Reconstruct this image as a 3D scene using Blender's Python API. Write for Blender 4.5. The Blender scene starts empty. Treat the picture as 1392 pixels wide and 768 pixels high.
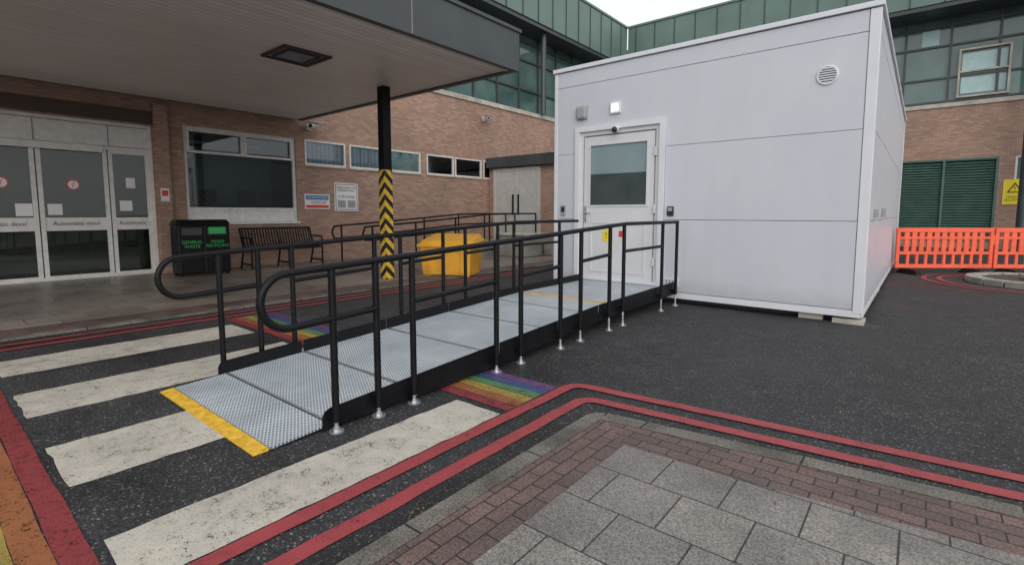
import bpy, bmesh, math, random
from mathutils import Vector
random.seed(4)
scene=bpy.context.scene
R=math.radians
# ------------------------------------------------------------ materials
def nt(name):
    m=bpy.data.materials.new(name); m.use_nodes=True
    n=m.node_tree.nodes; l=m.node_tree.links
    return m,n,l,n["Principled BSDF"]
def setin(b,**k):
    for a,v in k.items():
        if a in b.inputs: b.inputs[a].default_value=v
def c4(c): return (c[0],c[1],c[2],1)
def noise(n,l,scale,detail=4,vec=None,rough=.6):
    t=n.new('ShaderNodeTexNoise'); t.inputs['Scale'].default_value=scale; t.inputs['Detail'].default_value=detail
    t.inputs['Roughness'].default_value=rough
    if vec is None:
        tc=n.new('ShaderNodeTexCoord'); vec=tc.outputs['Object']
    l.new(vec,t.inputs['Vector']); return t.outputs['Fac']
def ramp(n,l,fac,stops):
    r=n.new('ShaderNodeValToRGB'); e=r.color_ramp.elements
    e[0].position=stops[0][0]; e[0].color=c4(stops[0][1]); e[1].position=stops[-1][0]; e[1].color=c4(stops[-1][1])
    for p,c in stops[1:-1]:
        q=e.new(p); q.color=c4(c)
    l.new(fac,r.inputs['Fac']); return r.outputs['Color']
def mix(n,l,fac,a,b,mode='MIX'):
    m=n.new('ShaderNodeMix'); m.data_type='RGBA'; m.blend_type=mode
    for s,i in ((fac,0),(a,6),(b,7)):
        if hasattr(s,'is_linked'): l.new(s,m.inputs[i])
        else: m.inputs[i].default_value = s if i==0 else c4(s)
    return m.outputs[2]
def math_(n,l,op,a,b=None,c=None):
    m=n.new('ShaderNodeMath'); m.operation=op
    for i,s in enumerate((a,b,c)):
        if s is None: continue
        if hasattr(s,'is_linked'): l.new(s,m.inputs[i])
        else: m.inputs[i].default_value=s
    return m.outputs[0]
def bump(n,l,b,h,strength=.3,dist=.01):
    u=n.new('ShaderNodeBump'); u.inputs['Strength'].default_value=strength; u.inputs['Distance'].default_value=dist
    l.new(h,u.inputs['Height']); l.new(u.outputs['Normal'],b.inputs['Normal'])
def mat(name,col,rough=.6,metal=0,var=.12,vs=3,bs=0,bst=.2,bd=.003,spec=.5):
    m,n,l,b=nt(name); setin(b,Roughness=rough,Metallic=metal); b.inputs['Specular IOR Level'].default_value=spec
    f=noise(n,l,vs,4)
    lo=[x*(1-var) for x in col]; hi=[min(1,x*(1+var)) for x in col]
    l.new(ramp(n,l,f,[(.3,lo),(.7,hi)]),b.inputs['Base Color'])
    r=ramp(n,l,f,[(.3,[max(0,rough-.07)]*3),(.7,[min(1,rough+.07)]*3)]); l.new(r,b.inputs['Roughness'])
    if bs: bump(n,l,b,noise(n,l,bs,3),bst,bd)
    return m
def brickmat(name,axes,bw,bh,mort,c1,c2,cm,rough=.85,offset=.5,speck=.25,bst=.6,big=.2,msmooth=.1,fs=60,bigs=.8):
    m,n,l,b=nt(name)
    tc=n.new('ShaderNodeTexCoord'); s=n.new('ShaderNodeSeparateXYZ'); l.new(tc.outputs['Object'],s.inputs[0])
    c=n.new('ShaderNodeCombineXYZ'); l.new(s.outputs[axes[0]],c.inputs[0]); l.new(s.outputs[axes[1]],c.inputs[1])
    t=n.new('ShaderNodeTexBrick'); l.new(c.outputs[0],t.inputs['Vector'])
    t.offset=offset
    t.inputs['Scale'].default_value=1; t.inputs['Brick Width'].default_value=bw; t.inputs['Row Height'].default_value=bh
    t.inputs['Mortar Size'].default_value=mort; t.inputs['Mortar Smooth'].default_value=msmooth
    t.inputs['Color1'].default_value=c4(c1); t.inputs['Color2'].default_value=c4(c2); t.inputs['Mortar'].default_value=c4(cm)
    f=noise(n,l,fs,4,rough=.7); g=noise(n,l,bigs,5)
    x=mix(n,l,speck,t.outputs['Color'],ramp(n,l,f,[(.36,(.25,.25,.25)),(.52,(.95,.95,.95)),(.66,(1.5,1.5,1.45))]),'MULTIPLY')
    y=mix(n,l,1,x,ramp(n,l,g,[(.35,[1-big]*3),(.62,[1,1,1])]),'MULTIPLY')
    l.new(y,b.inputs['Base Color'])
    l.new(ramp(n,l,g,[(.38,[rough-.18]*3),(.6,[rough]*3)]),b.inputs['Roughness'])
    h=math_(n,l,'MULTIPLY_ADD',t.outputs['Fac'],-1.0,math_(n,l,'MULTIPLY',f,.3))
    bump(n,l,b,h,bst,.006)
    return m

M={}
def asphalt(name='wet_asphalt',k=1.0,sc=120):
    m,n,l,b=nt(name)
    tc=n.new('ShaderNodeTexCoord')
    vo=n.new('ShaderNodeTexVoronoi'); vo.inputs['Scale'].default_value=sc; l.new(tc.outputs['Object'],vo.inputs['Vector'])
    sp=vo.outputs['Distance']
    sepc=n.new('ShaderNodeSeparateColor'); l.new(vo.outputs['Color'],sepc.inputs[0])
    sp2=noise(n,l,38,4,rough=.75); big=noise(n,l,.5,5); mid=noise(n,l,4,4)
    a=ramp(n,l,sepc.outputs[0],[(.0,(.028*k,.029*k,.032*k)),(.6,(.050*k,.051*k,.055*k)),(.92,(.085*k,.085*k,.086*k)),(.96,(.22*k,.215*k,.20*k)),(1,(.30*k,.29*k,.27*k))])
    a=mix(n,l,1,a,ramp(n,l,sp,[(.25,(1,1,1)),(.6,(.5,.5,.51))]),'MULTIPLY')
    a=mix(n,l,.6,a,ramp(n,l,mid,[(.3,(.6,.6,.6)),(.7,(1.25,1.25,1.25))]),'MULTIPLY')
    a=mix(n,l,.85,a,ramp(n,l,big,[(.36,(.5,.5,.52)),(.6,(1.15,1.15,1.15))]),'MULTIPLY')
    l.new(a,b.inputs['Base Color'])
    l.new(ramp(n,l,big,[(.36,(.42,)*3),(.54,(.78,)*3)]),b.inputs['Roughness']); b.inputs['Specular IOR Level'].default_value=.4
    bump(n,l,b,math_(n,l,'SUBTRACT',sp2,sp),.8,.007); return m
M['asphalt']=asphalt()
M['asphalt_d']=asphalt('asphalt_repair_patch',.6,150)
def paint(name,col,wear=.42,ws=9,dark=.35,rough=.55,fine=70):
    m,n,l,b=nt(name)
    f=noise(n,l,ws,5,rough=.75); g=noise(n,l,fine,3,rough=.8); big=noise(n,l,1.7,5)
    k2=math_(n,l,'ADD',math_(n,l,'MULTIPLY',g,.3),math_(n,l,'ADD',math_(n,l,'MULTIPLY',big,.4),math_(n,l,'MULTIPLY',f,.3)))
    l.new(ramp(n,l,k2,[(.38,[x*dark for x in col]),(.47,[x*.8 for x in col]),(.58,col)]),b.inputs['Base Color'])
    setin(b,Roughness=rough)
    bump(n,l,b,g,.8,.006)
    k=math_(n,l,'ADD',math_(n,l,'MULTIPLY',f,.4),math_(n,l,'MULTIPLY',g,.6))
    s=math_(n,l,'GREATER_THAN',k,wear)
    l.new(s,b.inputs['Alpha']); return m
M['white_paint']=paint('worn_white_paint',(.58,.54,.465),.415,dark=.45,fine=110)
M['red_paint']=paint('worn_red_paint',(.36,.055,.062),.39,dark=.55,fine=110)
cols=[('red',(.27,.04,.045)),('orange',(.34,.12,.045)),('yellow',(.36,.27,.06)),('green',(.09,.21,.09)),('blue',(.05,.08,.20)),('purple',(.13,.055,.16))]
for k,c in cols: M['rb_'+k]=paint('worn_'+k+'_paint',c,.425,dark=.38,ws=14,fine=110)
bc1,bc2,bcm=(.50,.30,.215),(.33,.19,.14),(.27,.225,.19)
M['brickX']=brickmat('brown_brick_yz',(1,2),.2,.066,.009,bc1,bc2,bcm,speck=.35,bigs=.5)
M['brickY']=brickmat('brown_brick_xz',(0,2),.2,.066,.009,bc1,bc2,bcm,speck=.35,bigs=.5)
M['slab']=brickmat('concrete_paving_slabs',(0,1),.3,.3,.004,(.285,.265,.245),(.215,.20,.19),(.05,.043,.038),rough=.68,offset=.5,speck=.85,bst=.5,big=.42,fs=120,bigs=1.8)
M['slab2']=brickmat('old_paving_slabs',(1,0),.55,.4,.006,(.32,.275,.235),(.23,.20,.175),(.07,.06,.055),rough=.45,speck=.5,bst=.4,big=.5)
M['paverY']=brickmat('block_paving_y',(1,0),.16,.078,.004,(.20,.125,.11),(.125,.088,.082),(.03,.026,.024),rough=.66,speck=.75,big=.4,fs=90,bigs=2)
M['paverX']=brickmat('block_paving_x',(0,1),.16,.078,.004,(.20,.125,.11),(.125,.088,.082),(.03,.026,.024),rough=.66,speck=.75,big=.4,fs=90,bigs=2)
M['kerbX']=brickmat('kerb_stone_x',(0,2),.8,5,.006,(.21,.19,.165),(.15,.138,.12),(.03,.03,.03),speck=.8,big=.6,fs=90,bigs=2.5)
M['kerbY']=brickmat('kerb_stone_y',(1,2),.8,5,.006,(.21,.19,.165),(.15,.138,.12),(.03,.03,.03),speck=.8,big=.6,fs=90,bigs=2.5)
def panelmat():
    m,n,l,b=nt('white_cladding_panel'); setin(b,Roughness=.36)
    tc=n.new('ShaderNodeTexCoord'); mp=n.new('ShaderNodeMapping'); mp.inputs['Scale'].default_value=(5,5,.5); l.new(tc.outputs['Object'],mp.inputs[0])
    st=noise(n,l,1.0,5,vec=mp.outputs[0]); f=noise(n,l,1.1,4)
    s=n.new('ShaderNodeSeparateXYZ'); l.new(tc.outputs['Object'],s.inputs[0])
    base=ramp(n,l,f,[(.3,(.535,.56,.62)),(.7,(.575,.595,.645))])
    base=mix(n,l,.5,base,ramp(n,l,st,[(.35,(.95,.95,.94)),(.6,(1,1,1))]),'MULTIPLY')
    low=math_(n,l,'ADD',s.outputs[2],math_(n,l,'MULTIPLY',noise(n,l,9,4),.25))
    base=mix(n,l,1,base,ramp(n,l,low,[(.22,(.80,.78,.76)),(.5,(1,1,1))]),'MULTIPLY')
    l.new(base,b.inputs['Base Color']); bump(n,l,b,noise(n,l,1.6,2),.1,.012); return m
M['panel']=panelmat()
M['trim']=mat('white_trim',(.66,.68,.72),.35,var=.04)
M['gap']=mat('dark_gap',(.25,.26,.28),.8)
M['upvc']=mat('white_upvc',(.62,.63,.65),.3,var=.03)
M['annexdoor']=mat('dull_white_door_paint',(.46,.45,.43),.5,var=.12,vs=4)  # duller grey than the white frames
M['frame_w']=mat('white_window_frame',(.62,.61,.59),.45,var=.12,vs=8)
M['black']=mat('black_powder_coat',(.005,.0055,.007),.46,var=.25,vs=8,spec=.22)
M['dark']=mat('dark_grey_metal',(.045,.054,.06),.4,var=.2,vs=1.5)
M['lintel']=mat('dark_brown_lintel',(.06,.038,.03),.6)
M['steel']=mat('galvanised_steel',(.55,.57,.6),.4,metal=.8,var=.15,vs=30)
M['coping']=mat('concrete_coping',(.42,.39,.33),.8,var=.25,vs=3,bs=40)
M['conc']=mat('concrete',(.28,.265,.24),.8,var=.25,vs=2.5,bs=50)
M['green']=mat('green_cladding',(.115,.18,.158),.42,var=.15,vs=.7)
M['greenseam']=mat('green_cladding_seam',(.035,.06,.052),.5)
M['lou']=mat('green_louvre_metal',(.065,.13,.105),.5,var=.15)
M['orange']=mat('orange_plastic',(.82,.115,.05),.45,var=.15,vs=3)
M['yellow']=mat('yellow_grit_bin_plastic',(.70,.35,.03),.5,var=.2,vs=3,bs=60)
M['yline']=mat('yellow_nosing',(.70,.42,.04),.55,var=.3,vs=25,bs=150,bst=.6)
M['ysign']=mat('yellow_sign',(.8,.62,.03),.4,var=.03)
M['wsign']=mat('white_sign',(.68,.68,.68),.4,var=.05)
M['gsign']=mat('green_sign',(.03,.4,.1),.5,var=.05)
M['rsign']=mat('red_sign',(.6,.04,.04),.5,var=.05)
M['bsign']=mat('blue_sign',(.05,.16,.4),.5,var=.05)
M['inkb']=mat('black_ink',(.015,.015,.015),.6)
M['grey']=mat('grey_plastic',(.3,.31,.33),.45)
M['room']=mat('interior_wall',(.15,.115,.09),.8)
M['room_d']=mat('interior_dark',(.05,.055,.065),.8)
M['blind']=mat('pale_window_blind',(.42,.58,.58),.7,var=.1,vs=5)
M['frost']=mat('blind_behind_glass',(.22,.30,.32),.12,var=.08,vs=2)
M['frost_d']=mat('dark_room_behind_glass',(.055,.075,.08),.10,var=.2,vs=2)
M['shrub']=mat('planting_soil',(.07,.06,.045),.9,bs=20,bst=1,bd=.05)
M['leaf']=mat('fallen_leaf',(.16,.10,.045),.7,var=.5,vs=6)
def glass(name,tint,ior=1.5,k=1.0):
    m=bpy.data.materials.new(name); m.use_nodes=True; n=m.node_tree.nodes; l=m.node_tree.links; n.clear()
    o=n.new('ShaderNodeOutputMaterial'); t=n.new('ShaderNodeBsdfTransparent'); t.inputs[0].default_value=c4(tint)
    g=n.new('ShaderNodeBsdfGlossy'); g.inputs['Roughness'].default_value=.03; g.inputs[0].default_value=(.9,.95,.95,1)
    fr=n.new('ShaderNodeFresnel'); fr.inputs[0].default_value=ior
    mx=n.new('ShaderNodeMixShader'); l.new(math_(n,l,'MULTIPLY_ADD',fr.outputs[0],k,.01),mx.inputs[0])
    l.new(t.outputs[0],mx.inputs[1]); l.new(g.outputs[0],mx.inputs[2]); l.new(mx.outputs[0],o.inputs[0]); return m
M['glass']=glass('window_glass',(.80,.84,.86))
M['glass_e']=glass('entrance_door_glass',(.8,.78,.76),1.45,.8)
def tealpane():
    m,n,l,b=nt('teal_tinted_glazing')
    l.new(ramp(n,l,noise(n,l,.5,3),[(.35,(.05,.095,.09)),(.65,(.10,.175,.165))]),b.inputs['Base Color'])
    setin(b,Roughness=.06); b.inputs['Specular IOR Level'].default_value=1.0
    bump(n,l,b,noise(n,l,.7,2),.08,.06); return m
M['teal']=tealpane()
def stripes(name,axis,pitch,c1,c2,width=.1,rough=.6,bst=.4,dirt=.5):
    m,n,l,b=nt(name); tc=n.new('ShaderNodeTexCoord'); s=n.new('ShaderNodeSeparateXYZ'); l.new(tc.outputs['Object'],s.inputs[0])
    f=math_(n,l,'FRACT',math_(n,l,'DIVIDE',s.outputs[axis],pitch))
    k=math_(n,l,'LESS_THAN',f,width)
    fl=math_(n,l,'FLOOR',math_(n,l,'DIVIDE',s.outputs[axis],pitch))
    wn=n.new('ShaderNodeTexWhiteNoise'); wn.noise_dimensions='1D'; l.new(fl,wn.inputs['W'])
    base=mix(n,l,wn.outputs['Value'],c1,[x*.9 for x in c1])
    base=mix(n,l,dirt,base,ramp(n,l,noise(n,l,1.2,5),[(.3,(.75,.72,.7)),(.65,(1,1,1))]),'MULTIPLY')
    l.new(mix(n,l,k,base,c2),b.inputs['Base Color']); setin(b,Roughness=rough)
    bump(n,l,b,math_(n,l,'SUBTRACT',1,k),bst,.005); return m
M['soffit']=stripes('canopy_soffit_boards',0,.115,(.90,.86,.84),(.36,.33,.31),.07,.4,.3,.3)
M['curtain']=stripes('pleated_curtain',1,.12,(.50,.58,.66),(.27,.32,.38),.35,.8)
def hazard():
    m,n,l,b=nt('hazard_stripes'); tc=n.new('ShaderNodeTexCoord'); s=n.new('ShaderNodeSeparateXYZ'); l.new(tc.outputs['Object'],s.inputs[0])
    a=math_(n,l,'ADD',math_(n,l,'SUBTRACT',s.outputs[2],s.outputs[0]),s.outputs[1])
    k=math_(n,l,'LESS_THAN',math_(n,l,'FRACT',math_(n,l,'DIVIDE',a,.22)),.5)
    y=ramp(n,l,noise(n,l,20,5),[(.35,(.4,.26,.04)),(.55,(.72,.47,.05))])
    l.new(mix(n,l,k,y,(.015,.015,.015)),b.inputs['Base Color']); setin(b,Roughness=.5); return m
M['hazard']=hazard()
def mesh_deck():
    m,n,l,b=nt('expanded_metal_mesh'); tc=n.new('ShaderNodeTexCoord'); s=n.new('ShaderNodeSeparateXYZ'); l.new(tc.outputs['Object'],s.inputs[0])
    x=math_(n,l,'DIVIDE',s.outputs[0],.040); y=math_(n,l,'DIVIDE',s.outputs[1],.021)
    out=[]
    for op in ('ADD','SUBTRACT'):
        f=math_(n,l,'FRACT',math_(n,l,op,x,y)); out.append(math_(n,l,'ABSOLUTE',math_(n,l,'MULTIPLY_ADD',f,2,-1)))
    k=math_(n,l,'MAXIMUM',out[0],out[1])
    hole=ramp(n,l,k,[(.50,(0,0,0)),(.66,(1,1,1))])
    g=noise(n,l,3,5)
    met=ramp(n,l,g,[(.3,(.46,.52,.57)),(.7,(.68,.735,.78))])
    l.new(mix(n,l,hole,(.15,.17,.19),met),b.inputs['Base Color']); setin(b,Roughness=.42,Metallic=.15)
    bump(n,l,b,k,.6,.005); return m
M['deck']=mesh_deck()
def emis(name,c,s):
    m,n,l,b=nt(name); setin(b,Roughness=.4); b.inputs['Base Color'].default_value=(.8,.8,.8,1)
    b.inputs['Emission Color'].default_value=c4(c); b.inputs['Emission Strength'].default_value=s; return m
M['lamp']=emis('lit_lamp_lens',(1,.82,.6),4)

# ------------------------------------------------------------ geometry helpers
def link(o,parent=None):
    scene.collection.objects.link(o)
    if parent: o.parent=parent
    return o
def empty(name,loc=(0,0,0),rz=0):
    e=bpy.data.objects.new(name,None); e.location=loc; e.rotation_euler=(0,0,rz); e.empty_display_size=.2; return link(e)
def mk(name,verts,faces,m,parent=None,bev=0,smooth=False):
    me=bpy.data.meshes.new(name); me.from_pydata([tuple(v) for v in verts],[],faces); me.validate()
    bm=bmesh.new(); bm.from_mesh(me); bmesh.ops.recalc_face_normals(bm,faces=bm.faces); bm.to_mesh(me); bm.free()
    if smooth:
        for p in me.polygons: p.use_smooth=True
    if m: me.materials.append(M[m] if isinstance(m,str) else m)
    o=bpy.data.objects.new(name,me); link(o,parent)
    if bev:
        b=o.modifiers.new('bev','BEVEL'); b.width=bev; b.segments=2; b.limit_method='ANGLE'
    return o
ID=lambda a,b,c:(a,b,c)
BF=[(0,1,3,2),(4,6,7,5),(0,4,5,1),(2,3,7,6),(0,2,6,4),(1,5,7,3)]
def boxes(name,lst,m,parent=None,bev=0,f=ID):
    v=[];fs=[]
    for (a0,a1,b0,b1,z0,z1) in lst:
        k=len(v)
        for a in(a0,a1):
            for b in(b0,b1):
                for z in(z0,z1): v.append(f(a,b,z))
        fs+=[tuple(k+i for i in q) for q in BF]
    return mk(name,v,fs,m,parent,bev)
def box(name,a0,a1,b0,b1,z0,z1,m,parent=None,bev=0,f=ID): return boxes(name,[(a0,a1,b0,b1,z0,z1)],m,parent,bev,f)
def hexa(name,bot,top,m,parent=None,bev=0):
    return mk(name,list(bot)+list(top),[(3,2,1,0),(4,5,6,7),(0,1,5,4),(1,2,6,5),(2,3,7,6),(3,0,4,7)],m,parent,bev)
def poly(name,pts,z,m,parent=None):
    return mk(name,[(x,y,z) for x,y in pts],[tuple(range(len(pts)))],m,parent)
def cyl(name,p0,p1,r,m,parent=None,seg=20,r2=None):
    p0=Vector(p0);p1=Vector(p1);d=(p1-p0).normalized(); u=d.orthogonal().normalized(); w=d.cross(u)
    v=[];r2=r if r2 is None else r2
    for p,rr in((p0,r),(p1,r2)):
        for i in range(seg):
            a=2*math.pi*i/seg; v.append(p+(u*math.cos(a)+w*math.sin(a))*rr)
    fs=[(i,(i+1)%seg,seg+(i+1)%seg,seg+i) for i in range(seg)]+[tuple(range(seg)),tuple(range(seg,2*seg))]
    return mk(name,v,fs,m,parent)
def tube(name,spl,r,m,parent=None,res=4):
    cu=bpy.data.curves.new(name,'CURVE'); cu.dimensions='3D'; cu.bevel_depth=r; cu.bevel_resolution=res; cu.use_fill_caps=True
    for pts in spl:
        s=cu.splines.new('POLY'); s.points.add(len(pts)-1)
        for i,p in enumerate(pts): s.points[i].co=(p[0],p[1],p[2],1)
    cu.materials.append(M[m]); o=bpy.data.objects.new(name,cu); return link(o,parent)
def text(name,body,size,loc,rot,m,parent=None,align='CENTER'):
    t=bpy.data.curves.new(name,'FONT'); t.body=body; t.size=size; t.align_x=align; t.align_y='CENTER'; t.extrude=.0008
    t.materials.append(M[m]); o=bpy.data.objects.new(name,t); o.location=loc; o.rotation_euler=rot; return link(o,parent)
RX=(R(90),0,R(90)); RY=(R(90),0,0)
def strip(name,pts,w,z,m,parent=None):
    v=[];n=len(pts);P=[Vector((p[0],p[1])) for p in pts]
    for i in range(n):
        d0=(P[i]-P[i-1]).normalized() if i else (P[1]-P[0]).normalized()
        d1=(P[i+1]-P[i]).normalized() if i<n-1 else d0
        t=(d0+d1).normalized(); nn=Vector((-t.y,t.x)); s=w/2/max(.3,nn.dot(Vector((-d0.y,d0.x))))
        a=P[i]+nn*s;b=P[i]-nn*s; v+=[(a.x,a.y,z),(b.x,b.y,z)]
    return mk(name,v,[(2*i,2*i+1,2*i+3,2*i+2) for i in range(n-1)],m,parent)
def wobble(a,b,step=.12,amp=.004):
    a=Vector(a);b=Vector(b); n_=max(2,int((b-a).length/step)); d=(b-a).normalized(); nn=Vector((-d.y,d.x))
    return [a+(b-a)*i/n_+nn*random.uniform(-amp,amp) for i in range(n_+1)]
def roundc(a,c,b,r,k=7):
    a=Vector(a);c=Vector(c);b=Vector(b); p=c+(a-c).normalized()*r; q=c+(b-c).normalized()*r
    out=wobble(a,p)[:-1]
    for i in range(k+1):
        t=i/k; out.append(p*(1-t)**2+c*2*t*(1-t)+q*t*t)
    return out+wobble(q,b)[1:]
def wall(name,f,a0,a1,z0,z1,ops,depth,m,parent):
    A=sorted({a0,a1}|{o[0] for o in ops}|{o[1] for o in ops}); Z=sorted({z0,z1}|{o[2] for o in ops}|{o[3] for o in ops})
    v=[];fs=[]
    def q(*p): k=len(v); v.extend(p); fs.append((k,k+1,k+2,k+3))
    for i in range(len(A)-1):
        for j in range(len(Z)-1):
            am=(A[i]+A[i+1])/2; zm=(Z[j]+Z[j+1])/2
            if any(o[0]<am<o[1] and o[2]<zm<o[3] for o in ops): continue
            q(f(A[i],0,Z[j]),f(A[i+1],0,Z[j]),f(A[i+1],0,Z[j+1]),f(A[i],0,Z[j+1]))
    for o in ops:
        x0,x1,y0,y1=o
        q(f(x0,0,y0),f(x0,-depth,y0),f(x0,-depth,y1),f(x0,0,y1)); q(f(x1,0,y0),f(x1,-depth,y0),f(x1,-depth,y1),f(x1,0,y1))
        q(f(x0,0,y0),f(x1,0,y0),f(x1,-depth,y0),f(x0,-depth,y0)); q(f(x0,0,y1),f(x1,0,y1),f(x1,-depth,y1),f(x0,-depth,y1))
    return mk(name,v,fs,m,parent)
def frame(name,f,a0,a1,z0,z1,w,d0,d1,m,parent,mull=(),trans=()):
    L=[(a0,a0+w,d0,d1,z0,z1),(a1-w,a1,d0,d1,z0,z1),(a0+w,a1-w,d0,d1,z0,z0+w),(a0+w,a1-w,d0,d1,z1-w,z1)]
    L+=[(a-w/2,a+w/2,d0+.002,d1-.002,z0+w,z1-w) for a in mull]
    L+=[(a0+w,a1-w,d0+.005,d1-.005,z-w/2,z+w/2) for z in trans]
    return boxes(name,L,m,parent,f=f)

# ------------------------------------------------------------ ground and markings
mk('ground',[(-150,-150,0),(150,-150,0),(150,150,0),(-150,150,0)],[(0,1,2,3)],'asphalt')
strip('asphalt_gutter_patch',wobble((-1.60,-6),(-1.60,2.4),.2,.012),.12,.003,'asphalt_d')
zc=empty('zebra_crossing_markings')
def rough_rect(x0,x1,y0,y1,step=.08,amp=.006):
    P=[]
    for a,b in (((x0,y0),(x1,y0)),((x1,y0),(x1,y1)),((x1,y1),(x0,y1)),((x0,y1),(x0,y0))): P+= [tuple(p) for p in wobble(a,b,step,amp)[:-1]]
    return P
for i,(x0,x1) in enumerate([(-2.36,-1.97),(-3.55,-2.95),(-4.76,-4.16),(-5.95,-5.36)]):
    poly('white_stripe_%d'%i,rough_rect(x0,x1,.41,2.29),.004,'white_paint',zc)
for side,(ys,d) in enumerate([(.37,-.1),(2.36,.095)]):
    rb=empty('rainbow_road_marking')
    for i,(k,_) in enumerate(cols):
        a=ys+i*d; b=ys+(i+1)*d-.004*(1 if d>0 else -1)
        poly(k+'_band',rough_rect(-6.3,-1.97,min(a,b),max(a,b),.15,.003),.004,'rb_'+k,rb)
rl=empty('red_double_line_marking')
strip('outer_line',roundc((-1.91,-6),(-1.91,3.05),(.44,3.27),.12)+[Vector((8,3.7))],.085,.008,'red_paint',rl)
strip('inner_line',roundc((-1.70,-6),(-1.70,2.86),(.42,3.05),.12)+[Vector((8,3.5))],.085,.008,'red_paint',rl)
rl2=empty('red_double_line_marking')
strip('outer_line',wobble((-6.42,-8),(-6.42,9)),.085,.008,'red_paint',rl2)
strip('inner_line',wobble((-6.65,-8),(-6.65,9)),.085,.008,'red_paint',rl2)
# near footway
kb=empty('flush_kerb')
strip('kerb_run',[(-1.49,-6),(-1.49,2.52)],.10,.012,'kerbY',kb)
strip('kerb_run_b',[(-1.44,2.66),(-.39,2.80),(.42,2.88),(8,3.3)],.11,.012,'kerbX',kb)
strip('kerb_corner',[(-1.49,2.521),(-1.49,2.60),(-1.47,2.645),(-1.441,2.659)],.10,.0125,'kerbY',kb)
poly('block_paving_border',[(-1.44,-6),(-1.17,-6),(-1.17,2.38),(-1.44,2.65)],.010,'paverY')
poly('block_paving_border',[(-1.17,2.3805),(-.6,2.40),(.4,2.50),(8,2.9),(8,3.3),(.42,2.83),(-.39,2.75),(-1.44,2.6505)],.010,'paverX')
poly('footway_slabs',[(-1.17,-6),(8,-6),(8,2.9),(.4,2.50),(-.6,2.40),(-1.17,2.38)],.014,'slab')
# entrance footway
box('entrance_kerb',-7.0,-6.86,-10,13,-.1,.030,'kerbY',None,.008)
boxes('entrance_block_paving',[(-7.45,-7.0,-10,13,-.1,.022)],'paverY')
box('entrance_footway',-12.3,-7.45,-10,24,-.1,.025,'slab2')
# scattered leaves and grit
v=[];fs=[]
for i in range(170):
    rr=random.random()
    if rr<.35: x,y,z=random.uniform(-1.62,-1.54),random.uniform(.3,2.7),.007
    elif rr<.6: x,y,z=random.uniform(-1.4,1),random.uniform(1.6,2.75),.0175
    elif rr<.8: x,y,z=random.uniform(-6.85,-6.7),random.uniform(0,8),.012
    else: x,y,z=random.uniform(-2.4,.8),random.uniform(3.4,6.6),.012
    s=random.uniform(.004,.011); a=random.uniform(0,6.28); k=len(v)
    for j,(p_,q_) in enumerate(((1,0),(0,.5),(-1,0),(0,-.5))):
        v.append((x+s*(p_*math.cos(a)-q_*math.sin(a)),y+s*(p_*math.sin(a)+q_*math.cos(a)),z+.002*random.random()))
    fs.append((k,k+1,k+2,k+3))
mk('fallen_leaves',v,fs,'leaf')
# ------------------------------------------------------------ brick building
B=empty('brick_hospital_building')
XW=-12.2; YB=24.2
fL=lambda a,d,z:(XW+d,a,z)
fB=lambda a,d,z:(a,YB-d,z)
clere=[(6.62,7.78),(7.9,9.2),(9.25,10.4),(10.66,11.84),(11.9,13.2),(13.3,14.4)]
ops=[(-.2,3.36,.02,3.0),(3.93,6.38,1.05,3.11)]+[(a,b,2.48,3.11) for a,b in clere]
wall('entrance_wall',fL,-14,YB,0,5.05,ops,.16,'brickX',B)
box('brick_pier',3.38,3.62,0.001,.14,0,3.45,'brickX',B,f=fL)
wall('rear_wall',fB,XW,16,0,5.05,[(-.95,1.93,.25,3.2),(2.33,4.2,2.35,3.2),(6,9,1.3,3.2)],.16,'brickY',B)
boxes('parapet_coping',[(-14,YB-.051,-.35,.05,5.05,5.2)],'coping',B,f=fL)
boxes('parapet_coping_rear',[(XW-.3,16,-.35,.05,5.05,5.2)],'coping',B,f=fB)
box('dark_lintel',-14,3.37,.002,.07,3.04,3.28,'lintel',B,f=fL)
# rooms
def room(name,f,a0,a1,d,z0,z1,m='room'):
    p=[f(a0,-.17,z0),f(a1,-.17,z0),f(a1,-.17,z1),f(a0,-.17,z1),f(a0,-d,z0),f(a1,-d,z0),f(a1,-d,z1),f(a0,-d,z1)]
    mk(name,p,[(4,5,6,7),(0,1,5,4),(1,2,6,5),(2,3,7,6),(3,0,4,7)],m,B)
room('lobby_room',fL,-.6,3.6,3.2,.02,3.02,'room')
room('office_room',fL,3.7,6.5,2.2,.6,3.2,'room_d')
# entrance doors
E=empty('automatic_entrance_door'); 
frame('outer_frame',fL,-.2,3.36,.025,3.0,.06,-.12,-.02,'frame_w',E,mull=(),trans=(2.5,))
box('header_panel',-.14,3.30,-.10,-.035,2.54,2.93,'frame_w',E,f=fL)
boxes('header_joints',[(a-.008,a+.008,-.034,-.028,2.54,2.93) for a in (.6,1.6,2.66)],'gap',E,f=fL)
box('door_operator_cover',.7,2.55,-.034,.03,2.40,2.53,'frame_w',E,.01,f=fL)
for i,(a,b) in enumerate([(-.14,.58),(.60,1.59),(1.61,2.62),(2.64,3.30)]):
    frame('leaf_frame_%d'%i,fL,a,b,.04,2.47,.065,-.10,-.05+.01*(i in(1,2)),'frame_w',E,trans=())
    box('leaf_midrail_%d'%i,a+.065,b-.065,-.095,-.055,.93,1.17,'frame_w',E,f=fL)
    box('leaf_glass_%d'%i,a+.06,b-.06,-.08,-.072,.1,2.42,'glass_e',E,f=fL)
    text('automatic_door_label_%d'%i,'Automatic door' if b-a>.9 else 'Automatic',.105,fL((a+b)/2,-.052,1.06),RX,'inkb',E)
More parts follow.
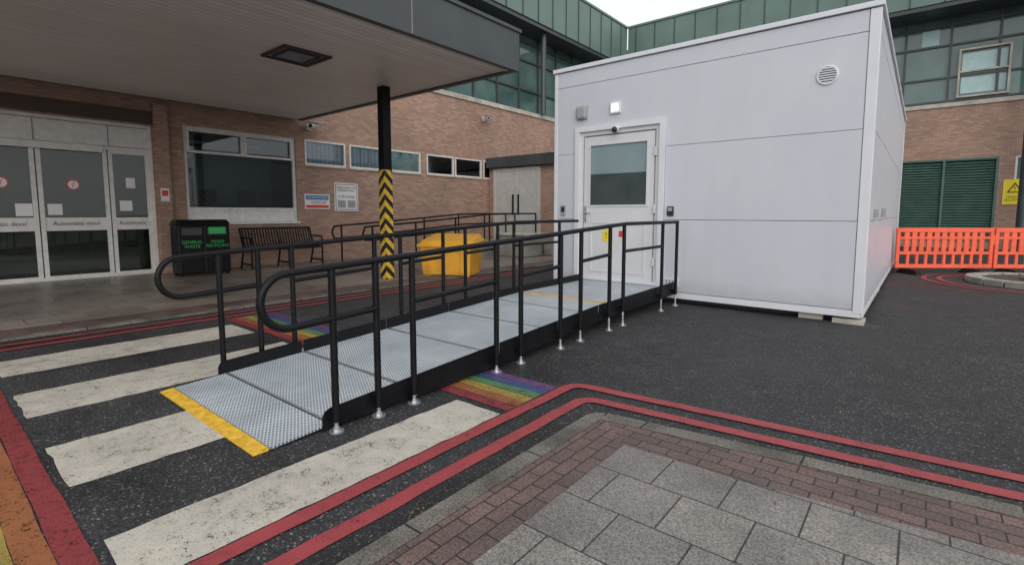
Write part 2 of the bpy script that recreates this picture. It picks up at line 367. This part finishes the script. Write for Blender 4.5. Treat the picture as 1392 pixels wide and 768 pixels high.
boxes('door_notice',[(1.30,1.52,-.068,-.062,1.2,1.42),(1.72,1.92,-.068,-.062,1.22,1.42),(2.78,2.98,-.068,-.062,1.3,1.5),(.2,.4,-.068,-.062,1.25,1.5),(2.9,3.05,-.068,-.062,1.75,1.95)],'wsign',E,f=fL)
for a in (1.15,2.1):
    cyl('prohibition_disc',fL(a,-.070,1.78),fL(a,-.064,1.78),.10,'rsign',E)
    cyl('prohibition_disc_centre',fL(a,-.064,1.78),fL(a,-.060,1.78),.078,'wsign',E)
    text('prohibition_symbol','/',.15,fL(a,-.058,1.78),RX,'rsign',E)
# lobby contents
boxes('lobby_inner_door',[(.2,.28,-2.4,-2.3,.03,2.5),(1.5,1.58,-2.4,-2.3,.03,2.5),(2.8,2.88,-2.4,-2.3,.03,2.5),(.28,2.8,-2.4,-2.3,2.3,2.5)],'frame_w',E,f=fL)
boxes('lobby_posters',[(-.3,.1,-3.18,-3.16,1.3,1.9),(3.0,3.4,-3.18,-3.16,1.2,1.8),(1.7,2.3,-3.18,-3.16,1.3,2.0)],'wsign',E,f=fL)
boxes('lobby_notice_boards',[(.4,1.3,-3.18,-3.15,1.1,2.1)],'bsign',E,f=fL)
box('lobby_doormat',.2,2.9,-1.6,-.4,.03,.04,'room_d',E,f=fL)
# windows
frame('office_window_frame',fL,3.93,6.38,1.05,3.11,.06,-.13,-.04,'frame_w',B,trans=(1.35,))
frame('office_window_toplight',fL,3.99,5.155,2.55,3.05,.05,-.10,-.02,'frame_w',B)
frame('office_window_toplight_b',fL,5.165,6.32,2.55,3.05,.05,-.10,-.02,'frame_w',B)
box('office_window_spandrel',3.99,6.32,-.11,-.07,1.11,1.32,'frame_w',B,f=fL)
box('office_window_glass',3.99,6.32,-.105,-.095,1.38,3.05,'glass',B,f=fL)
box('office_window_sill',3.90,6.41,-.03,.07,1.0,1.048,'frame_w',B,f=fL)
box('office_desk',4.0,6.2,-1.1,-.4,1.0,1.42,'room',B,f=fL)
boxes('office_screens',[(4.4,4.8,-.8,-.77,1.5,1.8),(5.3,5.7,-.8,-.77,1.5,1.8)],'inkb',B,f=fL)
boxes('office_blind_slats',[(4.0,6.31,-.2,-.185,2.42-.045*i,2.426-.045*i) for i in range(22)],'grey',B,f=fL)
boxes('office_shelf',[(3.9,5.0,-2.1,-1.8,2.0,2.05),(5.2,6.3,-2.1,-2.0,1.5,2.3)],'conc',B,f=fL)
boxes('office_ceiling_lights',[(4.3,4.9,-1.4,-1.1,2.9,2.93),(5.5,6.0,-1.4,-1.1,2.9,2.93)],'wsign',B,f=fL)
for i,(a,b) in enumerate(clere):
    frame('clerestory_frame_%d'%i,fL,a,b,2.48,3.11,.045,-.07,.012,'frame_w',B)
    box('clerestory_glass_%d'%i,a+.04,b-.04,-.035,-.027,2.52,3.07,'glass',B,f=fL)
    box('clerestory_curtain_%d'%i,a+.0,b-.0,-.10,-.072,2.48,3.11,'curtain' if i!=2 else 'blind',B,f=fL)
    box('clerestory_sill_%d'%i,a-.02,b+.02,-.02,.04,2.44,2.479,'coping',B,f=fL)
# upper storeys
def upper(f,a0,a1,tag,back=-.55):
    box('upper_glazing_'+tag,a0,a1,back-.2,back,5.1,8.32,'teal',B,f=f)
    L=[];a=a0
    while a<a1:
        L.append((a,a+.07,back,back+.08,5.2,8.31)); a+=1.3
    boxes('upper_mullions_'+tag,L,'dark',B,f=f)
    boxes('upper_transoms_'+tag,[(a0,a1,back+.001,back+.07,z,z+.07) for z in (5.3,6.15,7.3,8.0)],'dark',B,f=f)
upper(fL,-14,YB+.4,'side'); upper(fB,XW-.4,16,'rear',-.5)
box('parapet_roof',-14,YB,-3,-.34,5.0,5.06,'dark',B,f=fL)
def fascia(f,a0,a1,d1,tag):
    box('roof_fascia_'+tag,a0,a1,-1.6,d1,8.45,10.2,'green',B,f=f)
    box('roof_soffit_'+tag,a0,a1,-1.6,d1-.05,8.3,8.449,'dark',B,f=f)
    L=[];a=a0+.4
    while a<a1: L.append((a,a+.035,d1,d1+.03,8.45,10.17)); a+=.95
    boxes('fascia_seams_'+tag,L,'greenseam',B,f=f)
    box('roof_edge_trim_'+tag,a0,a1,-1.6,d1+.05,10.201,10.29,'green',B,f=f)
fascia(fL,-14,23.19,.5,'side')
fascia(fB,XW+.55,16,1.0,'rear')
boxes('upper_mass',[(XW-8,XW-1.6,-14,32,0,10.1),(XW-1.6,16,YB+1.6,32,0,10.1)],'green',B)
for y in (9.5,16.7): cyl('roof_column',(XW+.15,y,5.2),(XW+.15,y,8.3),.11,'dark',B)
for x in (2.55,8): cyl('roof_column',(x,YB-.5,0),(x,YB-.5,8.3),.14,'dark',B)
boxes('window_blinds_rear',[(.78,1.95,-.49,-.485,5.55,6.95),(-.4,.1,-.49,-.485,7.4,7.95)],'blind',B,f=fB)
frame('blind_window_frame',fB,.68,2.05,5.4,7.1,.06,-.50,-.36,'coping',B,trans=(6.3,))
# louvre
frame('louvre_frame',fB,-.95,1.93,.25,3.2,.07,-.12,.02,'lou',B,mull=(.49,))
v=[];fs=[]
for i in range(30):
    z=.34+i*.095
    k=len(v); v+=[fB(-.88,-.12,z+.09),fB(1.86,-.12,z+.09),fB(1.86,-.02,z),fB(-.88,-.02,z)]; fs.append((k,k+1,k+2,k+3))
mk('louvre_blades',v,fs,'lou',B)
box('louvre_backing',-.95,1.93,-.18,-.165,.25,3.2,'room_d',B,f=fB)
for a,b in((2.33,4.2),(6,9)):
    frame('rear_window_frame',fB,a,b,2.35 if a<3 else 1.3,3.2,.06,-.12,-.02,'frame_w',B,mull=((a+b)/2,))
    box('rear_window_glass',a,b,-.08,-.07,2.35 if a<3 else 1.3,3.2,'teal',B,f=fB)
# annex
A=empty('plant_room_annex'); fa=lambda a,d,z:(a,13.6-d,z)
box('annex_walls',XW+.02,-8.3,13.6,17,0,2.85,'brickY',A)
box('annex_fascia',XW+.02,-8.2,13.4,17.1,2.85,3.2,'dark',A)
frame('double_door_frame',fa,-11.95,-9.9,.3,2.8,.09,.002,.06,'annexdoor',A,mull=(-10.92,))
boxes('double_door_leaves',[(-11.86,-10.965,.002,.04,.3,2.71),(-10.875,-9.99,.002,.04,.3,2.71)],'annexdoor',A,f=fa)
boxes('door_handles',[(-11.06,-11.02,.04,.09,1.2,1.9),(-10.82,-10.78,.04,.09,1.2,1.9)],'black',A,f=fa)
# concrete access ramp beside wall
AR=empty('concrete_access_ramp')
hexa('ramp_slope',[(-11.3,7.3,.0),(-9.9,7.3,.0),(-9.9,11.4,.0),(-11.3,11.4,.0)],[(-11.3,7.3,.03),(-9.9,7.3,.03),(-9.9,11.4,.32),(-11.3,11.4,.32)],'conc',AR)
box('ramp_landing',-11.9,-8.8,11.4,13.59,0,.32,'conc',AR)
H=empty('access_ramp_handrail')
def rz(y): return .03+min(1,max(0,(y-7.3)/4.1))*.29
for x in(-11.25,-9.95):
    ys=[7.0,8.3,9.7,11.1,12.3,13.4]
    tube('rails',[[(x,6.8,rz(7)+.9)]+[(x,y,rz(y)+.92) for y in ys],[(x,6.8,rz(7)+.6)]+[(x,y,rz(y)+.6) for y in ys],[(x,6.8,rz(7)+.9),(x,6.74,rz(7)+.75),(x,6.8,rz(7)+.6)]],.024,'black',H)
    tube('posts',[[(x,y,0),(x,y,rz(y)+.92)] for y in ys],.024,'black',H)
for (x,y,w) in ((-9.0,11.3,1.1),(-7.9,12.3,1.3)):
    p=empty('concrete_block',(x,y,0)); box('block',-w/2,w/2,-.4,.4,.026,.62,'conc',p,.03); box('block_cap',-w/2-.03,w/2+.03,-.43,.43,.621,.68,'coping',p,.01)
# ------------------------------------------------------------ canopy
C=empty('entrance_canopy'); CY=-2.6  # unseen near end cut short to let more light in under the canopy
box('soffit',XW+.16,-5.27,CY+.1,6.4,3.55,3.60,'soffit',C)
boxes('fascia',[(-5.27,-5.17,CY,6.5,3.52,4.12),(XW+.16,-5.27,6.4,6.5,3.52,4.12),(XW+.16,-5.27,CY,CY+.1,3.52,4.12)],'dark',C)
box('roof',XW+.06,-5.271,CY+.101,6.399,3.95,4.1,'dark',C)
box('fascia_drip',-5.32,-5.14,CY,6.53,4.12,4.17,'dark',C)
boxes('fascia_joints',[(-5.169,-5.164,y,y+.012,3.53,4.11) for y in (-.5,1.9,4.3)],'gap',C)
box('upper_fascia',XW+.3,-6.0,CY+.6,5.8,4.17,4.75,'dark',C)
box('soffit_edge_trim',-5.36,-5.272,CY+.1,6.39,3.53,3.549,'frame_w',C)
for y in (5.79,-2.2):
    P=empty('canopy_column',(-7.78,y,0))
    box('shaft',-.085,.085,-.085,.085,2.05,3.55,'black',P,.005)
    box('hazard_wrap',-.09,.09,-.09,.09,.02,2.05,'hazard',P,.005)
LF=empty('canopy_light_fitting',(-7.24,3.86,3.55))
frame('frame',lambda a,d,z:(a,z,d),-.36,.36,-.36,.36,.05,-.03,-.001,'lintel',LF)
frame('inner_frame',lambda a,d,z:(a,z,d),-.25,.25,-.25,.25,.04,-.028,-.003,'room_d',LF)
boxes('baffles',[(-.2+i*.08,-.19+i*.08,-.2,.2,-.026,-.005) for i in range(6)],'grey',LF)
box('diffuser',-.31,.31,-.31,.31,-.004,-.002,'coping',LF)
# ------------------------------------------------------------ modular building
K=empty('white_modular_building')
X0,X1,Y0,Y1=-4.64,-.465,6.76,15.6
fK=lambda a,d,z:(a,Y0-d,z)
fS=lambda a,d,z:(X1+d,a,z)
box('core',X0+.03,X1-.03,Y0+.03,Y1-.03,.10,3.40,'gap',K)
def rowpanels(name,f,a0,a1,zs,cuts,bev=.004):
    L=[];A=[a0]+cuts+[a1]
    for j in range(len(zs)-1):
        for i in range(len(A)-1): L.append((A[i]+.003,A[i+1]-.003,-.029,0,zs[j]+.003,zs[j+1]-.003))
    return boxes(name,L,'panel',K,bev,f)
zs=[.16,1.16,2.17,3.2]
dx0,dx1,dz=-4.24,-2.80,2.56
L=[]
for j in range(2):
    L.append((X0+.06,dx0-.004,-.029,0,zs[j]+.003,zs[j+1]-.003))
    L.append((dx1+.004,X1-.10,-.029,0,zs[j]+.003,zs[j+1]-.003))
boxes('front_panels',L,'panel',K,.003,fK)
boxes('front_upper_panel',[(X0+.06,dx0-.002,-.029,0,2.173,3.197),(dx1+.002,X1-.10,-.029,0,2.173,3.197),(dx0-.002,dx1+.002,-.029,0,dz+.004,3.197)],'panel',K,0,fK)
box('front_top_panel',X0+.06,X1-.10,-.029,0,3.204,3.43,'panel',K,.003,fK)
rowpanels('side_panels',fS,Y0+.10,Y1-.06,zs,[8.6,10.4,12.2,14.0])
box('side_top_panel',Y0+.10,Y1-.06,-.029,0,3.208,3.43,'panel',K,.003,fS)
rowpanels('left_side_panels',lambda a,d,z:(X0-d,a,z),Y0+.06,Y1-.06,[.16,1.16,2.17,3.43],[9.5,12])
boxes('corner_posts',[(X1-.095,X1+.008,Y0-.008,Y0+.095,.12,3.43),(X0-.008,X0+.055,Y0-.008,Y0+.055,.12,3.43),(X1-.055,X1+.008,Y1-.055,Y1+.008,.12,3.43)],'trim',K,.006)
box('roof_cap',X0-.03,X1+.03,Y0-.03,Y1+.03,3.44,3.50,'trim',K,.006)
boxes('base_skirt',[(X0+.02,X1-.02,Y0-.004,Y0+.04,.075,.155),(X1-.04,X1+.004,Y0+.05,Y1,.075,.155)],'trim',K,.004)
boxes('support_pads',[(X1-.28,X1+.02,Y0-.02,Y0+.25,0.0,.05),(X0+.05,X0+.3,Y0+.02,Y0+.3,0,.074),(-1.1,-.85,Y0+.06,Y0+.3,0,.074),(X1-.3,X1-.02,9.8,10.1,0,.074),(X1-.3,X1-.02,13.2,13.5,0,.074)],'coping',K)
box('under_shade_block',X0+.2,X1-.2,Y0+.2,Y1-.2,.0,.099,'room_d',K)  # solid dark block stands for the shadow in the gap beneath
# door
DR=empty('white_entrance_door',(0,0,0))
frame('surround',fK,dx0,dx1,.20,dz,.075,-.029,.035,'trim',DR)
frame('door_frame',fK,dx0+.077,dx1-.077,.20,dz-.077,.06,-.029,-.003,'upvc',DR)
dl,dr_=-4.09,-2.95
boxes('leaf',[(dl,dr_,-.028,.002,.24,1.36),(dl,dl+.10,-.028,.002,1.36,2.40),(dr_-.10,dr_,-.028,.002,1.36,2.40),(dl+.10,dr_-.10,-.028,.002,2.28,2.40)],'upvc',DR,0,fK)
frame('leaf_bead',fK,dl+.09,dr_-.09,1.35,2.29,.025,.0025,.012,'upvc',DR)
frame('leaf_lower_bead',fK,dl+.12,dr_-.12,.36,1.12,.02,.0025,.012,'upvc',DR)
box('door_glass_with_blind',dl+.1,dr_-.1,-.018,-.01,1.84,2.28,'frost',DR,f=fK)
box('door_glass_clear',dl+.1,dr_-.1,-.018,-.01,1.36,1.84,'frost_d',DR,f=fK)
boxes('door_gasket_lines',[(dl,dl+.004,.0021,.004,.24,2.4),(dr_-.004,dr_,.0021,.004,.24,2.4)],'gap',DR,f=fK)
box('threshold',dx0+.08,dx1-.08,-.02,.05,.205,.235,'steel',DR,f=fK)
boxes('hinges',[(dr_+.005,dr_+.035,.0,.03,z,z+.12) for z in (.5,1.25,2.05)],'upvc',DR,.004,f=fK)
box('handle_plate',dl+.02,dl+.055,.0025,.015,1.12,1.36,'steel',DR,f=fK)
tube('handle_lever',[[fK(dl+.037,.015,1.25),fK(dl+.037,.05,1.25),fK(dl+.15,.05,1.25)]],.009,'steel',DR)
box('warning_sticker_yellow',-3.75,-3.63,.0025,.006,.83,1.0,'ysign',DR,f=fK); text('sticker_mark','!',.12,fK(-3.69,.007,.92),RY,'inkb',DR)
box('warning_sticker_red',-3.48,-3.40,.0025,.006,.90,.99,'rsign',DR,f=fK)
# fittings
V=empty('round_wall_vent',(-.927,Y0,2.80))
bpy.ops.mesh.primitive_torus_add(major_radius=.098,minor_radius=.012,major_segments=40,minor_segments=8,location=(0,-.006,0),rotation=(R(90),0,0))
o=bpy.context.object; o.name='vent_ring'; o.data.materials.append(M['trim']); o.parent=V
cyl('vent_back',(0,-.001,0),(0,-.004,0),.095,'room_d',V,32)
L=[]
for i in range(7):
    z=-.078+i*.026; w=math.sqrt(.092**2-z*z); L.append((-w,w,-.018,-.004,z-.008,z+.005))
boxes('vent_slats',L,'trim',V)
WL=empty('lit_wall_lamp',(-3.565,Y0,2.785)); box('housing',-.085,.085,-.035,-.001,-.085,.085,'trim',WL,.01); box('lens',-.05,.05,-.045,-.0355,-.05,.05,'lamp',WL,.005)
AL=empty('alarm_sounder_box',(-4.13,Y0,2.78)); box('housing',-.09,.09,-.07,-.001,-.10,.10,'grey',AL,.035); box('base',-.1,.1,-.012,-.0005,-.11,.11,'coping',AL,.01)
DC=empty('dome_security_camera',(-3.54,Y0-.036,2.47))
cyl('mount',(0,0,0),(0,-.05,0),.045,'wsign',DC,24)
bpy.ops.mesh.primitive_uv_sphere_add(radius=.042,location=(0,-.05,-.01),segments=24,ring_count=12); o=bpy.context.object; o.name='dome'; o.data.materials.append(M['inkb']); o.parent=DC
for p in o.data.polygons: p.use_smooth=True
IC=empty('door_entry_keypad',(-2.70,Y0,1.28)); box('body',-.045,.045,-.03,-.001,-.065,.065,'inkb',IC,.008); box('face',-.03,.03,-.034,-.0305,-.0,.05,'grey',IC)
IC=empty('door_entry_keypad',(-4.46,Y0,1.30)); box('body',-.045,.045,-.03,-.001,-.08,.08,'grey',IC,.008); box('face',-.03,.03,-.034,-.0305,-.03,.05,'inkb',IC)
VP=empty('louvred_socket_cover',(-2.66,Y0,.30)); box('plate',-.10,.10,-.015,-.001,-.055,.055,'trim',VP,.005); boxes('slots',[(-.08+i*.045,-.055+i*.045,-.018,-.0155,-.03,.03) for i in range(4)],'grey',VP)
SB=empty('side_socket_box',(X1,0,0))
boxes('boxes',[(.001,.05,7.5,7.58,1.2,1.30),(.001,.05,8.9,9.0,1.2,1.32)],'grey',SB,.006)
# ------------------------------------------------------------ ramp
RP=empty('modular_access_ramp')
XL,XR=-4.05,-2.60
def dzf(y): return .014+min(1,max(0,(y-1.07)/4.03))*.205
secs=[1.07,1.5,2.13,3.0,3.85,4.6,5.1,6.72]
def q(x0,x1,y0,y1,dz,th): 
    z0=dzf(y0)+dz; z1=dzf(y1)+dz
    return ([(x0,y0,z0-th),(x1,y0,z0-th),(x1,y1,z1-th),(x0,y1,z1-th)],[(x0,y0,z0),(x1,y0,z0),(x1,y1,z1),(x0,y1,z1)])
for i in range(len(secs)-1):
    a,b=secs[i]+.004,secs[i+1]-.004
    ya=a+(.085 if i==0 else 0)
    hexa('deck_mesh_%d'%i,*q(XL,XR,ya,b,0,.012),'deck',RP)
    if i:
        for (y0,y1) in((a,a+.014),(b-.014,b)): hexa('deck_edge_bar',*q(XL,XR,y0,y1,.003,.02),'steel',RP)
hexa('yellow_nosing',[(XL,1.07,.004),(XR,1.07,.004),(XR,1.15,.004),(XL,1.15,.004)],[(XL,1.07,.012),(XR,1.07,.012),(XR,1.15,.02),(XL,1.15,.02)],'yline',RP)
hexa('yellow_landing_line',[(XL,5.08,.2),(XR,5.08,.2),(XR,5.14,.2),(XL,5.14,.2)],[(XL,5.08,.224),(XR,5.08,.224),(XR,5.14,.224),(XL,5.14,.224)],'yline',RP)
for s,(xk,xp) in enumerate(((XR+.012,XR+.06),(XL-.012,XL-.06))):
    for (a,b) in ((1.45,2.11),(2.13,2.98),(3.0,3.83),(3.85,4.58),(4.6,6.70)):
        za,zb=dzf(a),dzf(b); lo=-.075
        k0,k1=min(xk,xk+.008),max(xk,xk+.008)
        pts=[(a,max(.012,za+lo)),(b,max(.02,zb+lo)),(b,zb+.10),(a+ (.05 if a<1.5 else 0),za+.10)]
        if a<1.5: pts+= [(a+.015,za+.085),(a,za+.055)]
        n_=len(pts); v=[(k0,y,z) for y,z in pts]+[(k1,y,z) for y,z in pts]
        mk('kick_plate',v,[tuple(range(n_)),tuple(range(n_,2*n_))]+[(i,(i+1)%n_,n_+(i+1)%n_,n_+i) for i in range(n_)],'black',RP)
    posts=[1.51,1.80,2.08,2.91,3.22,3.81,4.16,4.74,5.06,6.12]
    if s==0: posts=posts+[6.6]
    top=lambda y: dzf(y)+.915
    tube('handrail_posts',[[(xp,y,max(.06,dzf(y)-.06)),(xp,y,top(y)-.01)] for y in posts],.021,'black',RP)
    yc=1.26; zt=top(yc); zm=zt-.29; r=(zt-zm)/2
    arc=[(xp,yc-r*math.sin(t),zt-r+r*math.cos(t)) for t in [math.pi*i/14 for i in range(15)]]
    tube('top_rail_with_loop',[[(xp,6.62,top(6.6)),(xp,5.1,top(5.1)),(xp,3.2,top(3.2)),(xp,1.5,top(1.5))]+arc+[(xp,1.80,top(1.80)-.29)]],.021,'black',RP)
    tube('mid_rails',[[(xp,a,top(a)-.30),(xp,b,top(b)-.30)] for a,b in ((2.08,2.91),(3.22,3.81),(4.16,4.74),(5.06,6.12))],.018,'black',RP)
    tube('jack_legs',[[(xp,y,.008),(xp,y,max(.06,dzf(y)-.04))] for y in posts[2:]]+[[(xp,y,.0),(xp,y,.07)] for y in posts[:2]],.012,'steel',RP)
    for y in posts:
        cyl('foot_plate',(xp,y,.001),(xp,y,.010),.042,'steel',RP,20)
        cyl('foot_nut',(xp,y,.010),(xp,y,.03),.02,'steel',RP,6)
        if y>2:
            sg=1 if s==0 else -1
            cyl('bolt_head',(xk+.008*sg,y+.04,dzf(y)-.03),(xk+.02*sg,y+.04,dzf(y)-.03),.011,'steel',RP,6)
            box('post_clamp',min(xk,xp),max(xk,xp),y-.02,y+.02,dzf(y)-.05,dzf(y)+.0,'black',RP)
boxes('cross_bearers',[(XL,XR,y-.02,y+.02,max(.0,dzf(y)-.08),dzf(y)-.02) for y in (3.0,3.85,4.6,5.6,6.5)],'steel',RP)
# ------------------------------------------------------------ street furniture
BN=empty('twin_litter_bin',(-11.0,3.82,.025))
box('body',-.42,0,-.47,.47,.04,1.0,'black',BN,.03)
hexa('hood',[(-.44,-.49,1.0),(.02,-.49,1.0),(.02,.49,1.0),(-.44,.49,1.0)],[(-.36,-.45,1.1),(-.06,-.45,1.1),(-.06,.45,1.1),(-.36,.45,1.1)],'black',BN,.02)
boxes('apertures',[(.001,.006,-.40,-.05,.80,.94),(.001,.006,.05,.40,.80,.94)],'room_d',BN)
boxes('door_split',[(.0015,.008,-.008,.008,.05,.98)],'inkb',BN)
box('green_label',.007,.011,.07,.38,.82,.95,'gsign',BN)
text('waste_label','GENERAL\nWASTE',.085,(.009,-.23,.62),RX,'gsign',BN); text('recycling_label','MIXED\nRECYCLING',.08,(.009,.23,.62),RX,'gsign',BN)
boxes('feet',[(-.4,-.34,-.44,-.38,0,.04),(-.08,-.02,-.44,-.38,0,.04),(-.4,-.34,.38,.44,0,.04),(-.08,-.02,.38,.44,0,.04)],'black',BN)
BE=empty('slatted_metal_bench',(-11.55,5.65,.025))
prof=[(.28,.42),(.25,.455),(.0,.43),(-.12,.45),(-.20,.55),(-.27,.80),(-.31,.88)]
tube('slats',[[(x,y,z) for x,z in prof] for y in [-.78+i*.065 for i in range(25)]],.017,'black',BE,2)
tube('frame_rails',[[(.28,-.83,.42),(.28,.83,.42)],[(-.31,-.83,.88),(-.31,.83,.88)],[(-.12,-.83,.44),(-.12,.83,.44)]],.02,'black',BE)
for y in(-.83,0,.83):
    tube('leg',[[(.28,y,0),(.28,y,.42)],[(-.28,y,0),(-.12,y,.44),(-.31,y,.88)],[(.28,y,.1),(-.25,y,.1)]],.022,'black',BE)
for y in(-.83,.83): tube('armrest',[[(.28,y,.42),(.28,y,.64),(.22,y,.68),(-.24,y,.68)]],.02,'black',BE)
# grit bin: rectangular box, shallow hinged lid
G=empty('yellow_grit_bin',(-7.40,7.10,.03),R(24))
hexa('body',[(-.50,-.32,0),(.50,-.32,0),(.50,.32,0),(-.50,.32,0)],[(-.54,-.36,.56),(.54,-.36,.56),(.54,.36,.64),(-.54,.36,.64)],'yellow',G,.012)
hexa('lid_rim',[(-.585,-.41,.555),(.585,-.41,.555),(.585,.40,.645),(-.585,.40,.645)],[(-.585,-.41,.60),(.585,-.41,.60),(.585,.40,.69),(-.585,.40,.69)],'yellow',G,.006)
hexa('lid',[(-.56,-.385,.60),(.56,-.385,.60),(.56,.38,.69),(-.56,.38,.69)],[(-.50,-.32,.68),(.50,-.32,.68),(.50,.32,.80),(-.50,.32,.80)],'yellow',G,.012)
boxes('ribs',[(-.36,-.33,-.37,-.31,.05,.54),(.33,.36,-.37,-.31,.05,.54),(-.05,.05,-.43,-.36,.50,.56)],'yellow',G,.006)
boxes('skid_feet',[(-.48,-.3,-.31,.31,-.03,.001),(.3,.48,-.31,.31,-.03,.001)],'yellow',G)
def barrier(loc,rz_):
    b=empty('orange_safety_barrier',loc,rz_)
    L=[(0,1.96,-.025,.025,.86,.95),(0,1.96,-.025,.025,.12,.20),(0,.07,-.024,.024,.20,.86),(1.89,1.96,-.024,.024,.20,.86),(.07,1.89,-.02,.02,.40,.46)]
    for i in range(9):
        x=.22+i*.185; L.append((x,x+.06,-.018,.018,.20,.40)); 
    boxes('frame',L,'orange',b,.008)
    boxes('slats',[(.16+i*.152,.16+i*.152+.10,-.017,.017,.46,.86) for i in range(11)],'orange',b,.008)
    boxes('top_bars',[(.07,1.89,-.023,.023,.72,.77)],'orange',b,.004)
    box('hook',1.96,2.03,-.02,.02,.6,.8,'orange',b,.01)
    for x in(.3,1.6): hexa('foot',[(x-.07,-.30,0),(x+.07,-.30,0),(x+.07,.30,0),(x-.07,.30,0)],[(x-.04,-.2,.10),(x+.04,-.2,.10),(x+.04,.2,.10),(x-.04,.2,.10)],'black',b,.01)
barrier((-.40,13.05,0),R(38)); barrier((1.17,14.27,0),R(34)); barrier((2.85,15.4,0),R(30))
# round kerbed island
IS=empty('circular_kerbed_island',(1.75,12.6,0))
v=[];fs=[]
for i in range(20):
    a0=2*math.pi*(i+.04)/20; a1=2*math.pi*(i+.96)/20
    k=len(v)
    for a in(a0,a1):
        for rr in(.86,1.08):
            for z in(0,.11): v.append((rr*math.cos(a),rr*math.sin(a),z))
    fs+=[tuple(k+i_ for i_ in q_) for q_ in BF]
mk('kerb_stones',v,fs,'conc',IS,.012); cyl('island_fill',(0,0,0),(0,0,.085),1.0,'shrub',IS,48); cyl('manhole_cover',(0,0,.085),(0,0,.11),.35,'dark',IS,32)
RM=empty('red_curved_road_marking')
for rr in (1.45,1.68): strip('curved_line',[(1.75+rr*math.cos(R(a)),12.6+rr*math.sin(R(a))) for a in range(70,281,7)],.08,.008,'red_paint',RM)
# signs
S=empty('no_smoking_sign',(XW+.001,0,0)); box('board',.001,.015,6.57,7.26,1.36,1.74,'wsign',S); box('blue_band',.015,.018,6.6,7.23,1.60,1.71,'bsign',S)
text('line1','WE ARE SMOKEFREE',.06,(.019,6.92,1.655),RX,'wsign',S); box('red_band',.015,.018,6.6,7.23,1.39,1.46,'rsign',S); text('line2','No smoking or vaping\non hospital grounds',.05,(.017,6.95,1.53),RX,'inkb',S)
S=empty('ambulance_parking_sign',(XW+.001,0,0)); box('board',.001,.015,7.41,8.13,1.31,2.06,'wsign',S); frame('border',lambda a,d,z:(d,a,z),7.44,8.10,1.34,2.03,.015,.015,.017,'inkb',S)
text('line1','AMBULANCE CAR\nPARKING ONLY',.075,(.018,7.77,1.90),RX,'inkb',S); text('line2','P  No Waiting',.08,(.018,7.77,1.70),RX,'inkb',S); boxes('notices',[(.015,.018,7.5,7.74,1.4,1.6),(.015,.018,7.8,8.04,1.4,1.6)],'grey',S)
S=empty('wall_notice',(XW+.14,0,0)); box('board',.001,.012,3.42,3.57,1.5,1.76,'wsign',S); box('print',.012,.014,3.44,3.55,1.6,1.72,'rsign',S)
S=empty('danger_warning_sign',(0,YB,0)); box('board',2.08,2.66,-.02,-.001,1.55,2.4,'ysign',S)
mk('triangle',[(2.17,-.022,1.95),(2.57,-.022,1.95),(2.37,-.022,2.30)],[(0,1,2)],'inkb',S); mk('triangle_inner',[(2.23,-.024,1.985),(2.51,-.024,1.985),(2.37,-.024,2.23)],[(0,1,2)],'ysign',S)
text('mark','!',.22,(2.37,-.026,2.08),RY,'inkb',S); text('words','DANGER\nNO ENTRY',.10,(2.37,-.022,1.75),RY,'inkb',S)
# cctv
for (y,z) in((6.75,3.42),(13.3,4.55)):
    c=empty('cctv_camera',(XW,y,z)); box('plate',.001,.03,-.06,.06,-.08,.08,'wsign',c,.005)
    tube('arm',[[(.03,0,0),(.22,0,-.03)]],.02,'wsign',c)
    cyl('body',(.15,.12,.04),(.42,-.18,-.03),.06,'wsign',c,20); cyl('lens',(.42,-.18,-.03),(.425,-.186,-.031),.045,'inkb',c,20)
    box('sunshield',.1,.42,-.2,.14,.075,.085,'wsign',c)
# ------------------------------------------------------------ light
w=bpy.data.worlds.new('World'); scene.world=w; w.use_nodes=True; n=w.node_tree.nodes; l=w.node_tree.links
AZ=R(130); EL=R(27)
bg=n['Background']; sk=n.new('ShaderNodeTexSky'); sk.sky_type='NISHITA'; sk.sun_disc=False; sk.sun_elevation=EL; sk.sun_rotation=AZ; sk.dust_density=5; sk.air_density=1.5
hs=n.new('ShaderNodeHueSaturation'); hs.inputs['Saturation'].default_value=.2; l.new(sk.outputs[0],hs.inputs['Color'])
mx=n.new('ShaderNodeMix'); mx.data_type='RGBA'; mx.inputs[0].default_value=.75; l.new(hs.outputs[0],mx.inputs[6]); mx.inputs[7].default_value=(7.6,7.7,7.95,1)
l.new(mx.outputs[2],bg.inputs[0]); bg.inputs[1].default_value=.15
sd=bpy.data.lights.new('sun','SUN'); sd.energy=1.1; sd.angle=R(70); sd.color=(1,.97,.93); so=bpy.data.objects.new('sun',sd); link(so)
d=Vector((math.sin(AZ)*math.cos(EL),math.cos(AZ)*math.cos(EL),math.sin(EL)))
so.rotation_euler=d.to_track_quat('Z','Y').to_euler(); so.location=(0,0,20)
# ------------------------------------------------------------ camera
cd=bpy.data.cameras.new('camera'); cam=bpy.data.objects.new('camera',cd); link(cam)
cam.location=(0,0,1.25); cam.rotation_euler=(R(84.8),0,R(39.3)); cd.lens=17.59; cd.sensor_width=36; cd.shift_y=-.023; cd.clip_end=600; cd.clip_start=.05
scene.camera=cam
scene.view_settings.view_transform='Standard'; scene.view_settings.look='None'; scene.view_settings.exposure=0
